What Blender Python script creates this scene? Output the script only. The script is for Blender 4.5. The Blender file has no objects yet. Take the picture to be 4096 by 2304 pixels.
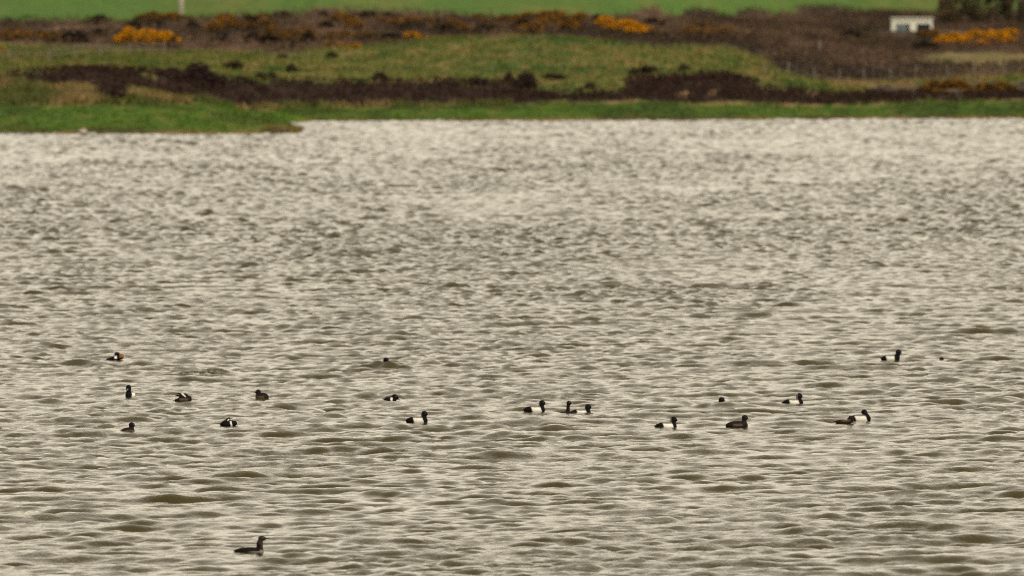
import bpy, math, random
import numpy as np
from mathutils import Vector

# ------------------------------------------------------------------ camera, sky, sun, exposure
sc = bpy.context.scene
COL = sc.collection
FPX, CX, CY, YH, H = 4096 * 400 / 36.0, 2048.0, 1152.0, -150.0, 9.05     # photo pixels; eye 9 m above the loch
PITCH = math.atan((CY - YH) / FPX)
cam_d = bpy.data.cameras.new("camera")
cam_d.sensor_width, cam_d.lens = 36.0, 400.0
cam_d.clip_start, cam_d.clip_end = 1.0, 20000.0
cam_d.dof.use_dof, cam_d.dof.focus_distance, cam_d.dof.aperture_fstop = True, 208.0, 3.2
cam = bpy.data.objects.new("camera", cam_d)
COL.objects.link(cam)
cam.location = (0, 0, H)
cam.rotation_euler = (math.pi / 2 - PITCH, 0, 0)
sc.camera = cam

SUN_EL, SUN_AZ = 46.0, 135.0      # azimuth clockwise from +Y (view direction): behind the camera to the right, behind cloud
world = bpy.data.worlds.new("World")
sc.world = world
world.use_nodes = True
wn, wl = world.node_tree.nodes, world.node_tree.links
wn.clear()
sky = wn.new("ShaderNodeTexSky")
sky.sky_type, sky.sun_disc = 'NISHITA', False
sky.sun_elevation, sky.sun_rotation = math.radians(SUN_EL), math.radians(SUN_AZ)
sky.altitude, sky.air_density, sky.dust_density, sky.ozone_density = 20, 1.0, 0.9, 1.0
hsv = wn.new("ShaderNodeHueSaturation")
hsv.inputs["Saturation"].default_value = 0.10           # overcast: grey cloud light
tint = wn.new("ShaderNodeMix")
tint.data_type, tint.blend_type = 'RGBA', 'MULTIPLY'
tint.inputs[0].default_value = 1.0
tint.inputs[7].default_value = (1.0, 0.88, 0.68, 1)
bg = wn.new("ShaderNodeBackground")
bg.inputs["Strength"].default_value = 0.13
wo = wn.new("ShaderNodeOutputWorld")
wl.new(sky.outputs[0], hsv.inputs["Color"])
wl.new(hsv.outputs[0], tint.inputs[6])
wl.new(tint.outputs[2], bg.inputs["Color"])
wl.new(bg.outputs[0], wo.inputs["Surface"])

sun_d = bpy.data.lights.new("sun", 'SUN')
sun_d.energy, sun_d.angle, sun_d.color = 1.0, math.radians(25), (1.0, 0.95, 0.88)
sun = bpy.data.objects.new("sun", sun_d)
COL.objects.link(sun)
_e, _a = math.radians(SUN_EL), math.radians(SUN_AZ)
sdir = Vector((math.sin(_a) * math.cos(_e), math.cos(_a) * math.cos(_e), math.sin(_e)))
sun.rotation_euler = sdir.to_track_quat('Z', 'Y').to_euler()
sun.location = (0, 300, 80)

vs = sc.view_settings
vs.view_transform, vs.look, vs.gamma, vs.exposure = 'Standard', 'None', 1.0, 0.66
vs.use_curve_mapping = False
sc.render.engine = 'CYCLES'
sc.cycles.use_denoising = False
sc.cycles.filter_width = 1.1
sc.cycles.max_bounces = 4
sc.cycles.diffuse_bounces = 2
sc.cycles.glossy_bounces = 3
sc.cycles.caustics_reflective = False
sc.cycles.caustics_refractive = False

# ------------------------------------------------------------------ helpers
rng = np.random.default_rng(11)
random.seed(5)


def lin(r, g, b, k=1.0):
    def f(c):
        c /= 255.0
        return (c / 12.92 if c <= 0.04045 else ((c + 0.055) / 1.055) ** 2.4) * k
    return np.array([f(r), f(g), f(b)])


def at(px, py, z=0.0):
    """point at height z seen at photo pixel (px, py)"""
    b = (CY - py) / FPX
    c, s = math.cos(PITCH), math.sin(PITCH)
    d = Vector(((px - CX) / FPX, c + b * s, -s + b * c))
    t = (z - H) / d.z
    return Vector((d.x * t, d.y * t, z))


def zrow(D, py):
    return H - (py - YH) * D / FPX


def mesh_np(name, V, F, colours=None, smooth=False):
    V = np.asarray(V, np.float32)
    F = np.asarray(F, np.int32)
    n = F.shape[1]
    me = bpy.data.meshes.new(name)
    me.vertices.add(len(V))
    me.vertices.foreach_set("co", V.ravel())
    me.loops.add(F.size)
    me.loops.foreach_set("vertex_index", F.ravel())
    me.polygons.add(len(F))
    me.polygons.foreach_set("loop_start", np.arange(0, F.size, n, dtype=np.int32))
    me.polygons.foreach_set("loop_total", np.full(len(F), n, np.int32))
    if smooth:
        me.polygons.foreach_set("use_smooth", np.ones(len(F), bool))
    if colours is not None:
        a = me.attributes.new("tint", 'FLOAT_COLOR', 'POINT')
        c = np.ones((len(V), 4), np.float32)
        c[:, :3] = colours
        a.data.foreach_set("color", c.ravel())
    me.update(calc_edges=True)
    me.validate()
    return me


def obj(name, me, m=None, parent=None):
    o = bpy.data.objects.new(name, me)
    COL.objects.link(o)
    if m is not None and not me.materials:
        me.materials.append(m)
    o.parent = parent
    return o


def tag(o, label=None, cat=None, group=None, kind=None):
    if label: o["label"] = label
    if cat: o["category"] = cat
    if group: o["group"] = group
    if kind: o["kind"] = kind
    return o


def empty(name, loc, rz=0.0, scale=(1, 1, 1)):
    o = bpy.data.objects.new(name, None)
    o.empty_display_size = 0.2
    COL.objects.link(o)
    o.location, o.rotation_euler, o.scale = loc, (0, 0, rz), scale
    return o


def material(name, colour=None, rough=0.7, spec=0.3, attr=False, noise=0.0, nscale=20.0, bump=0.0):
    m = bpy.data.materials.new(name)
    m.use_nodes = True
    nt = m.node_tree
    p = nt.nodes["Principled BSDF"]
    p.inputs["Roughness"].default_value = rough
    p.inputs["Specular IOR Level"].default_value = spec
    if attr:
        s = nt.nodes.new("ShaderNodeAttribute")
        s.attribute_name = "tint"
        src = s.outputs["Color"]
    else:
        s = nt.nodes.new("ShaderNodeRGB")
        s.outputs[0].default_value = (*colour, 1)
        src = s.outputs[0]
    if noise or bump:
        tc = nt.nodes.new("ShaderNodeTexCoord")
        nz = nt.nodes.new("ShaderNodeTexNoise")
        nz.inputs["Scale"].default_value = nscale
        nz.inputs["Detail"].default_value = 4
        nt.links.new(tc.outputs["Object"], nz.inputs["Vector"])
        if noise:
            mr = nt.nodes.new("ShaderNodeMapRange")
            mr.inputs[1].default_value, mr.inputs[2].default_value = 0.25, 0.75
            mr.inputs[3].default_value, mr.inputs[4].default_value = 1 - noise, 1 + noise
            nt.links.new(nz.outputs["Fac"], mr.inputs[0])
            mx = nt.nodes.new("ShaderNodeVectorMath")
            mx.operation = 'SCALE'
            nt.links.new(src, mx.inputs[0])
            nt.links.new(mr.outputs[0], mx.inputs["Scale"])
            src = mx.outputs[0]
        if bump:
            bp = nt.nodes.new("ShaderNodeBump")
            bp.inputs["Strength"].default_value = 1.0
            bp.inputs["Distance"].default_value = bump
            nt.links.new(nz.outputs["Fac"], bp.inputs["Height"])
            nt.links.new(bp.outputs[0], p.inputs["Normal"])
    nt.links.new(src, p.inputs["Base Color"])
    return m


def _hash(ix, iy, seed):
    h = (ix.astype(np.int64) * 374761393 + iy.astype(np.int64) * 668265263 + seed * 1442695041) & 0xFFFFFFFF
    h = ((h ^ (h >> 13)) * 1274126177) & 0xFFFFFFFF
    return ((h ^ (h >> 16)) & 0xFFFFFF) / float(0xFFFFFF)


def vnoise(x, y, seed=0):
    x, y = np.asarray(x, float), np.asarray(y, float)
    ix, iy = np.floor(x), np.floor(y)
    fx, fy = x - ix, y - iy
    fx, fy = fx * fx * (3 - 2 * fx), fy * fy * (3 - 2 * fy)
    a, b = _hash(ix, iy, seed), _hash(ix + 1, iy, seed)
    c, d = _hash(ix, iy + 1, seed), _hash(ix + 1, iy + 1, seed)
    return (a * (1 - fx) + b * fx) * (1 - fy) + (c * (1 - fx) + d * fx) * fy


def fbm(x, y, seed=0, octv=4):
    s, a, t = 0.0, 0.5, 0.0
    for i in range(octv):
        s = s + a * vnoise(x * 2 ** i + 17.3 * i, y * 2 ** i - 9.1 * i, seed + i)
        t += a
        a *= 0.5
    return s / t          # 0..1


# ------------------------------------------------------------------ birds: where they float (photo pixels of the waterline)
# key: (px, py, kind, yaw degrees, water level, hidden crest pixel row or None)
BIRDS = {
    "tucked":   (462, 1441, 0.02), "facing":  (523, 1587, 0.03), "wingup":  (733, 1605, 0.02),
    "leftward": (1048, 1595, 0.02), "lowbrown": (515, 1722, 0.02), "arched": (914, 1703, 0.02),
    "crown_a":  (1526, 1476, -0.055), "bowbill": (1568, 1602, 0.02), "drake_mid": (1668, 1689, 0.03),
    "drake_trio": (2138, 1646, 0.02), "longneck": (2268, 1650, 0.02), "drake_low": (2322, 1649, 0.01),
    "drake_r":  (2664, 1708, 0.02), "crown_b": (2867, 1630, -0.075), "drake_rr": (3172, 1612, 0.03),
    "hen":      (2948, 1708, 0.02), "hen_dip": (3382, 1694, 0.02), "drake_bow": (3440, 1687, 0.03),
    "drake_up": (3562, 1440, 0.02), "awash":   (3750, 1438, 0.0), "sliver": (1072, 1672, 0.0),
    "loon":     (1002, 2207, 0.02),
}
BPOS = {k: at(px, py, z) for k, (px, py, z) in BIRDS.items()}

# ------------------------------------------------------------------ water: wind-blown chop as real displacement


def ocean(N, L, lam_p, lam_min, lam_max, sigma, wind, spread, seed, power=4.0):
    r = np.random.default_rng(seed)
    k1 = np.fft.fftfreq(N, 1.0 / N) * 2 * np.pi / L
    kx, ky = np.meshgrid(k1, k1, indexing='ij')
    k = np.hypot(kx, ky)
    k[0, 0] = 1e9
    kp = 2 * np.pi / lam_p
    S = np.exp(-1.25 * (kp / k) ** 2) * k ** -power
    S *= (k < 2 * np.pi / lam_min) & (k > 2 * np.pi / lam_max)
    cs = (kx * wind[0] + ky * wind[1]) / k
    S *= np.clip((1 + cs) / 2, 0, 1) ** spread
    A = np.sqrt(S) * (r.normal(size=(N, N)) + 1j * r.normal(size=(N, N)))
    h = np.fft.ifft2(A)
    dx = np.fft.ifft2(-1j * kx / k * A)
    dy = np.fft.ifft2(-1j * ky / k * A)
    g = sigma / h.real.std()
    return [np.ascontiguousarray(q.real * g) for q in (h, dx, dy)] + [L]


def bil(T, L, x, y):
    N = T.shape[0]
    u, v = x / L * N, y / L * N
    i, j = np.floor(u).astype(int), np.floor(v).astype(int)
    fu, fv = u - i, v - j
    i0, j0, i1, j1 = i % N, j % N, (i + 1) % N, (j + 1) % N
    return (T[i0, j0] * (1 - fu) + T[i1, j0] * fu) * (1 - fv) + (T[i0, j1] * (1 - fu) + T[i1, j1] * fu) * fv


WD = np.array([0.40, -0.917])
LO1 = ocean(768, 61.0, 4.4, 0.4, 14.0, 0.0265, WD, 11.0, 3, 3.55)
LO2 = ocean(640, 43.0, 1.7, 0.5, 5.0, 0.0150, np.array([-0.06, -0.998]), 9.0, 4)
HI1 = ocean(512, 23.0, 1.0, 0.22, 0.9, 0.0105, WD, 4.0, 5, 3.2)
ROT = math.radians(19)


def lowwaves(x, y):
    xr, yr = x * math.cos(ROT) - y * math.sin(ROT), x * math.sin(ROT) + y * math.cos(ROT)
    h = bil(LO1[0], LO1[3], x, y) + bil(LO2[0], LO2[3], xr, yr)
    a, b = bil(LO2[1], LO2[3], xr, yr), bil(LO2[2], LO2[3], xr, yr)
    dx = bil(LO1[1], LO1[3], x, y) + a * math.cos(ROT) + b * math.sin(ROT)
    dy = bil(LO1[2], LO1[3], x, y) - a * math.sin(ROT) + b * math.cos(ROT)
    gust = 0.72 + 0.56 * fbm(x / 14.0, y / 30.0, 77, 3)
    return h * gust, dx * gust, dy * gust


def gusts(x, y):
    return 0.30 + 1.4 * fbm(x / 6.0, y / 24.0, 177, 3)


CRESTS = []          # (x, y, height, half length, half depth, tilt): single bigger waves the photo shows


def add_crest(px, py, z, hl, hd, tilt=0.0):
    p = at(px, py, z)
    CRESTS.append((p.x, p.y, z, hl, hd, tilt))


add_crest(1548, 1448, 0.15, 0.75, 0.40, 0.02)
add_crest(2880, 1597, 0.17, 0.6, 0.40, 0.0)
add_crest(820, 1472, 0.16, 1.0, 0.34, 0.35)
add_crest(2225, 1566, 0.15, 0.8, 0.34, 0.3)
add_crest(3290, 1018, 0.13, 1.1, 0.5, 0.0)
FOAM = [(at(810, 1482, 0.12), 0.50, 0.30, 0.5), (at(2255, 1574, 0.12), 0.34, 0.30, 0.55), (at(3285, 1022, 0.1), 0.9, 0.6, 0.75)]


def water_at(x, y, fade=1.0, fine=1.0):
    h, dx, dy = lowwaves(x, y)
    h2, dx2, dy2 = bil(HI1[0], HI1[3], x, y), bil(HI1[1], HI1[3], x, y), bil(HI1[2], HI1[3], x, y)
    gs = gusts(x, y)
    h2, dx2, dy2 = h2 * gs, dx2 * gs, dy2 * gs
    for (cx, cy, z, hl, hd, tl) in CRESTS:
        m = (np.abs(x - cx) < 3 * hl) & (np.abs(y - cy) < 4 * hd)
        if not m.any(): continue
        ex, ey = x[m] - cx, y[m] - cy - tl * (x[m] - cx)
        w = np.exp(-(ex / hl) ** 2) * np.exp(-(ey / hd) ** 2)
        wl_ = np.exp(-(ex / (hl * 1.3)) ** 2) * np.exp(-(ey / (hd * 2.2)) ** 2)
        h[m] = h[m] * (1 - 0.45 * wl_) + 0.8 * z * w
        h2[m] *= 1 + 0.7 * w
        dx[m] *= 1 - 0.3 * wl_
        dy[m] *= 1 - 0.3 * wl_
    for k, p in BPOS.items():
        z0 = BIRDS[k][2]
        m = (np.abs(x - p.x) < 1.6) & (y > p.y - 5) & (y < p.y + 2.0)
        if not m.any(): continue
        ex, ey = x[m] - p.x, y[m] - p.y
        wx = np.exp(-(ex / 0.42) ** 4)
        w = wx * np.exp(-(ey / np.where(ey > 0, 0.55, 0.5)) ** 4)
        fr = np.zeros_like(ex) if k.startswith("crown") else wx * np.exp(-((ey + 1.4) / 1.9) ** 4)
        hm = h[m]
        hm = hm * (1 - fr) + np.minimum(hm, z0 + 0.03 * (-ey / 3.0) - 0.01) * fr
        h[m] = hm * (1 - w) + z0 * w
        dx[m] *= 1 - np.maximum(w, fr)
        dy[m] *= 1 - np.maximum(w, fr)
        h2[m] *= 1 - 0.6 * w
    CH = 1.2
    X = x + fade * (CH * dx + 0.9 * fine * dx2 + 0.35 * h)
    Y = y + fade * (CH * dy + 0.9 * fine * dy2 - 0.9 * h)
    return X, Y, fade * (h + fine * h2)


UD = np.linspace(-0.0555, 0.0555, 450)
U = np.concatenate([-np.geomspace(3.0, 0.057, 22), UD, np.geomspace(0.057, 3.0, 22)])
rows = [160.0]
while rows[-1] < 664:
    rows.append(rows[-1] + 0.103 * (rows[-1] / 165.0) ** 1.12)
DR = np.concatenate([np.linspace(-60, 158, 14), np.array(rows), np.linspace(670, 720, 4)])
XX, YY = np.meshgrid(U, DR)
XX = XX * np.maximum(np.abs(YY), 40.0)
fade = np.clip((0.0565 - np.abs(U)) / 0.001, 0, 1)[None, :] * np.clip((DR - 160) / 2, 0, 1)[:, None] * np.clip((668 - DR) / 4, 0, 1)[:, None]
fine = np.interp(DR, [160, 205, 255, 330, 420, 520, 660], [0.9, 1.0, 1.45, 2.3, 2.8, 2.9, 2.8])[:, None]
WX, WY, WZ = water_at(XX, YY, fade, fine)
WV = np.stack([WX, WY, WZ], -1).reshape(-1, 3)
nr, nc = XX.shape
ii = np.arange(nr * nc).reshape(nr, nc)
WF = np.stack([ii[:-1, :-1], ii[:-1, 1:], ii[1:, 1:], ii[1:, :-1]], -1).reshape(-1, 4)
foam = np.zeros(nr * nc)
for (p, hl, hd, amt) in FOAM:
    e = ((WV[:, 0] - p.x) / hl) ** 2 + ((WV[:, 1] - p.y) / hd) ** 2
    foam = np.maximum(foam, amt * np.exp(-e ** 2))
wme = mesh_np("water", WV, WF, np.repeat(foam[:, None], 3, 1), smooth=True)
print("water quads", len(WF))

wm = bpy.data.materials.new("loch_water")
wm.use_nodes = True
nt = wm.node_tree
P = nt.nodes["Principled BSDF"]
P.inputs["IOR"].default_value = 1.333
P.inputs["Specular IOR Level"].default_value = 0.5
P.inputs["Roughness"].default_value = 0.10
tc = nt.nodes.new("ShaderNodeTexCoord")
mp1 = nt.nodes.new("ShaderNodeMapping")
mp1.inputs["Scale"].default_value = (2.4, 1.0, 1.0)
n1 = nt.nodes.new("ShaderNodeTexNoise")
n1.inputs["Scale"].default_value, n1.inputs["Detail"].default_value, n1.inputs["Roughness"].default_value = 7.5, 4.0, 0.6
n1.inputs["Distortion"].default_value = 0.6
n3 = nt.nodes.new("ShaderNodeTexNoise")
n3.noise_type = 'RIDGED_MULTIFRACTAL'
n3.inputs["Scale"].default_value, n3.inputs["Detail"].default_value, n3.inputs["Roughness"].default_value = 3.2, 3.0, 0.5
n3.inputs["Distortion"].default_value = 0.4
hadd = nt.nodes.new("ShaderNodeMath")
hadd.operation = 'MULTIPLY_ADD'
hadd.inputs[1].default_value = 0.45
bp = nt.nodes.new("ShaderNodeBump")
bp.inputs["Strength"].default_value, bp.inputs["Distance"].default_value = 1.0, 0.022
mp2 = nt.nodes.new("ShaderNodeMapping")
mp2.inputs["Scale"].default_value = (0.16, 0.045, 1.0)
n4 = nt.nodes.new("ShaderNodeTexNoise")
n4.inputs["Scale"].default_value, n4.inputs["Detail"].default_value = 1.0, 3.0
gl = nt.nodes.new("ShaderNodeMapRange")
gl.inputs[1].default_value, gl.inputs[2].default_value = 0.32, 0.68
gl.inputs[3].default_value, gl.inputs[4].default_value = 0.007, 0.026
nt.links.new(tc.outputs["Object"], mp2.inputs[0]); nt.links.new(mp2.outputs[0], n4.inputs["Vector"])
nt.links.new(n4.outputs["Fac"], gl.inputs[0]); nt.links.new(gl.outputs[0], bp.inputs["Distance"])
at_ = nt.nodes.new("ShaderNodeAttribute")
at_.attribute_name = "tint"
n2 = nt.nodes.new("ShaderNodeTexNoise")
n2.inputs["Scale"].default_value, n2.inputs["Detail"].default_value = 9.0, 5.0
th = nt.nodes.new("ShaderNodeMapRange")
th.inputs[1].default_value, th.inputs[2].default_value = 0.48, 0.62
fm = nt.nodes.new("ShaderNodeMath")
fm.operation = 'MULTIPLY'
mixc = nt.nodes.new("ShaderNodeMix")
mixc.data_type = 'RGBA'
mixc.inputs[6].default_value = (0.048, 0.037, 0.008, 1)     # peaty olive loch water
mixc.inputs[7].default_value = (0.75, 0.74, 0.68, 1)        # foam
mixr = nt.nodes.new("ShaderNodeMix")
mixr.data_type = 'FLOAT'
mixr.inputs[2].default_value, mixr.inputs[3].default_value = 0.03, 0.6
L = nt.links.new
L(tc.outputs["Object"], mp1.inputs[0]); L(mp1.outputs[0], n1.inputs["Vector"])
L(mp1.outputs[0], n3.inputs["Vector"]); L(n3.outputs["Fac"], hadd.inputs[0]); L(n1.outputs["Fac"], hadd.inputs[2]); L(hadd.outputs[0], bp.inputs["Height"]); L(bp.outputs[0], P.inputs["Normal"])
L(tc.outputs["Object"], n2.inputs["Vector"]); L(n2.outputs["Fac"], th.inputs[0])
L(th.outputs[0], fm.inputs[0]); L(at_.outputs["Fac"], fm.inputs[1])
L(fm.outputs[0], mixc.inputs[0]); L(mixc.outputs[2], P.inputs["Base Color"])
L(fm.outputs[0], mixr.inputs[0]); L(mixr.outputs[0], P.inputs["Roughness"])
tag(obj("water", wme, wm), "choppy grey-olive loch water with short wind waves", "water", kind="structure")

# ------------------------------------------------------------------ land: shore, bank, mound, heath and field beyond
KEY = [
    (-900, [(598, 537), (602, 515), (620, 425), (640, 340), (645, 297), (720, 232), (780, 192), (950, 86)]),
    (0,    [(598, 537), (602, 515), (620, 425), (640, 340), (645, 297), (720, 232), (780, 192), (950, 86)]),
    (600,  [(598, 537), (602, 515), (620, 425), (640, 360), (646, 303), (720, 228), (780, 198), (950, 90)]),
    (1000, [(598, 537), (602, 513), (635, 445), (648, 422), (656, 338), (720, 250), (770, 210), (940, 66)]),
    (1090, [(598, 537), (602, 514), (638, 458), (650, 446), (660, 420), (667, 337), (732, 230), (776, 198), (940, 63)]),
    (1222, [(598, 537), (603, 529), (640, 487), (652, 470), (664, 420), (672, 336), (740, 215), (780, 190), (940, 62)]),
    (1262, [(648, 491), (651, 476), (664, 420), (672, 337), (745, 205), (790, 182), (930, 66)]),
    (2048, [(648, 487), (651, 473), (665, 413), (675, 347), (760, 143), (800, 143), (950, 74)]),
    (2500, [(650, 485), (653, 471), (666, 408), (678, 352), (690, 312), (760, 172), (820, 158), (960, 74)]),
    (2700, [(651, 484), (654, 470), (667, 407), (679, 342), (765, 184), (900, 136), (1056, 78)]),
    (2900, [(652, 482), (655, 468), (668, 405), (680, 332), (770, 192), (1000, 112), (1150, 80)]),
    (3100, [(653, 481), (656, 467), (669, 408), (682, 352), (720, 290), (760, 272), (1050, 120), (1250, 72)]),
    (3400, [(655, 479), (658, 465), (671, 405), (682, 387), (735, 337), (780, 306), (1100, 140), (1350, 44)]),
    (3700, [(656, 476), (659, 463), (672, 405), (682, 387), (740, 330), (790, 292), (1100, 150), (1350, 54)]),
    (4100, [(658, 471), (661, 459), (675, 398), (685, 384), (740, 318), (800, 266), (1100, 132), (1350, 56)]),
    (5000, [(658, 469), (661, 457), (675, 397), (685, 383), (740, 318), (800, 266), (1100, 132), (1350, 56)]),
]
DT = np.concatenate([np.linspace(586, 700, 150), np.linspace(703, 1000, 90), np.linspace(1008, 1450, 50),
                     np.geomspace(1480, 9000, 26)])
KZ = []
for kx_, prof in KEY:
    d = [p[0] for p in prof]
    z = [zrow(*p) for p in prof]
    z[0] = 0.0
    d = [0, d[0] - 8] + d + [d[-1] + 60, d[-1] + 300, d[-1] + 900, 4000, 9000]
    z = [-1.6, -1.6] + z + [z[-1] + 2.6, z[-1] + 14, z[-1] + 38, z[-1] + 85, z[-1] + 100]
    KZ.append(np.interp(DT, d, z))
KZ = np.array(KZ)
KX = np.array([k[0] for k in KEY], float)
PXT = np.concatenate([np.geomspace(40000, 5100, 18)[::-1] * -1 + 0, np.arange(-900, 5001, 12.0), np.geomspace(5100, 44000, 18)])
PXT = np.sort(np.where(PXT < -900, PXT + 4096, PXT))
TSH = np.minimum(22 * ((DT - 611) / 12.0) ** 2, 75) * (DT < 646) + 10 * np.sin(DT * 0.9)          # the spit's point is rounded
TZ = np.stack([np.interp(np.clip(PXT + TSH[j], -900, 5000), KX, KZ[:, j]) for j in range(len(DT))], 1)   # px, D
for _ in range(3):                                   # soften the facets between control columns
    TZ[1:-1] = 0.5 * TZ[1:-1] + 0.25 * (TZ[:-2] + TZ[2:])
TPX, TD = np.meshgrid(PXT, DT, indexing='ij')
TX = (TPX - CX) * TD / FPX
land = np.clip((TZ + 0.02) / 0.5, 0, 1)
TZ = TZ + land * ((fbm(TX / 6, TD / 9, 21) - 0.5) * 0.42 + (fbm(TX / 1.4, TD / 2.5, 31, 3) - 0.5) * 0.22) * np.where(TD > 1000, 0.6, 1)
TZ += np.clip(TZ + 0.3, 0, 0.3) * (fbm(TX / 0.9, TD / 2, 41, 3) - 0.5) * 0.8


def _idx(arr, v):
    i = np.clip(np.searchsorted(arr, v) - 1, 0, len(arr) - 2)
    return i, np.clip((v - arr[i]) / (arr[i + 1] - arr[i]), 0, 1)


def gz_px(px, D):
    i, fu = _idx(PXT, px)
    j, fv = _idx(DT, D)
    return (TZ[i, j] * (1 - fu) + TZ[i + 1, j] * fu) * (1 - fv) + (TZ[i, j + 1] * (1 - fu) + TZ[i + 1, j + 1] * fu) * fv


def gz(x, y):
    return gz_px(np.asarray(x) / np.asarray(y) * FPX + CX, np.asarray(y))


def ground_hit(px, py):
    D = np.arange(596, 1700, 0.5)
    g = gz_px(np.full_like(D, px), D)
    r = zrow(D, py)
    i = np.argmax(g >= r)
    d = float(D[i])
    return Vector(((px - CX) * d / FPX, d, float(g[i])))


def pl(pts):
    a = np.array(pts, float)
    return lambda x: np.interp(x, a[:, 0], a[:, 1])


FIELD_D = pl([(-900, 950), (0, 950), (1150, 940), (2048, 950), (2500, 962), (2900, 1150), (3100, 1250), (3400, 1350), (5000, 1350)])
HEATH_Y = pl([(0, 170), (250, 188), (480, 196), (700, 208), (900, 208), (1150, 212), (1250, 198), (1400, 188), (1650, 168), (1700, 150),
              (2048, 146), (2300, 144), (2450, 168), (2600, 182), (2850, 188), (2950, 200), (3050, 236), (3100, 280), (3200, 312),
              (3300, 325), (3500, 326), (3700, 320), (3930, 304), (4200, 300)])
BANK_T = pl([(0, 312), (40, 300), (100, 294), (400, 290), (560, 292), (620, 300), (720, 306), (850, 326), (1000, 332), (1150, 330), (1400, 335),
             (2000, 340), (2150, 362), (2300, 378), (2480, 372), (2530, 322), (2700, 314), (2900, 300), (3000, 328), (3050, 350), (3200, 366),
             (3300, 380), (3450, 389), (3600, 390), (4100, 384), (5000, 384)])
BANK_B = pl([(0, 308), (40, 300), (100, 316), (200, 342), (370, 350), (410, 396), (480, 402), (530, 366), (600, 368), (680, 390), (760, 398), (860, 396),
             (960, 425), (1250, 420), (1600, 416), (2048, 412), (2200, 406), (2500, 400), (2700, 405), (3000, 412), (3150, 416), (3400, 410),
             (3600, 413), (3700, 403), (4100, 398), (5000, 398)])
SHORE_Y = pl([(-900, 537), (1225, 537), (1226, 491), (2048, 487), (2900, 482), (3700, 476), (5000, 469)])

G_FIELD, G_HEATH, G_MOUND, G_BANK, G_STRAW, G_SHORE, G_FRINGE, G_SAND = range(8)
CLR = {G_FIELD: lin(88, 120, 50, .76), G_HEATH: lin(84, 66, 52), G_MOUND: lin(94, 98, 46), G_BANK: lin(52, 38, 31), G_STRAW: lin(124, 106, 68),
       G_SHORE: lin(80, 108, 32, .78), G_FRINGE: lin(108, 94, 52), G_SAND: lin(132, 104, 76)}


def zones(px, D, z):
    x = (px - CX) * D / FPX
    y = (H - z) * FPX / D + YH
    w1 = fbm(x / 2.2, D / 5.0, 51, 4) - 0.5
    w2 = fbm(x / 0.8, D / 2.0, 61, 3) - 0.5
    yw, pw = y + 26 * w1 + 12 * w2, px + 90 * (fbm(x / 2.0, D / 6.0, 71, 3) - 0.5)
    Z = np.full(np.shape(px), G_MOUND)
    Z = np.where(yw < HEATH_Y(pw), G_HEATH, Z)
    right = (pw > 3320) & (yw >= HEATH_Y(pw)) & (yw < HEATH_Y(pw) + 26) & (pw < 3960)
    rbrown = (pw > 3480) & (yw >= HEATH_Y(pw) + 26)
    Z = np.where(rbrown, G_HEATH, Z)
    Z = np.where(right, G_STRAW, Z)
    rg = ((pw - 3900) / 240) ** 2 + ((yw - 238) / 32) ** 2 < 1
    Z = np.where(rg, G_STRAW, Z)
    Z = np.where((yw > BANK_T(pw)) & (yw < BANK_B(pw)), G_BANK, Z)
    below = (y > BANK_B(pw) - 4 + 10 * w2) & ~((yw > BANK_T(pw)) & (yw < BANK_B(pw)))
    Z = np.where(below & (y > 280), G_SHORE, Z)
    Z = np.where(below & (pw < 960) & (yw < 418) & (y > 280), G_STRAW, Z)
    Z = np.where(below & (pw >= 960) & (yw < BANK_B(pw) + 14), np.where(w2 > -0.05, G_STRAW, G_SHORE), Z)
    sh = SHORE_Y(px)
    Z = np.where((y > sh - 14 + 14 * w2) & (y > 440), G_FRINGE, Z)
    Z = np.where((pw > 1050) & (pw < 1215) & (y > 500 + 26 * w1) & (D < 640), G_FRINGE, Z)
    for (a, b, ra, rb) in ((3290 - 20, 372, 34, 8), (2745, 375, 30, 9), (2850, 372, 20, 13), (3990, 130, 60, 7), (2960, 128, 46, 8), (265, 118, 70, 10)):
        Z = np.where(((pw - a) / ra) ** 2 + ((yw - b) / rb) ** 2 < 1, G_SAND, Z)
    Z = np.where(D > FIELD_D(px) + 24 * w1, G_FIELD, Z)
    return Z, y


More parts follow.
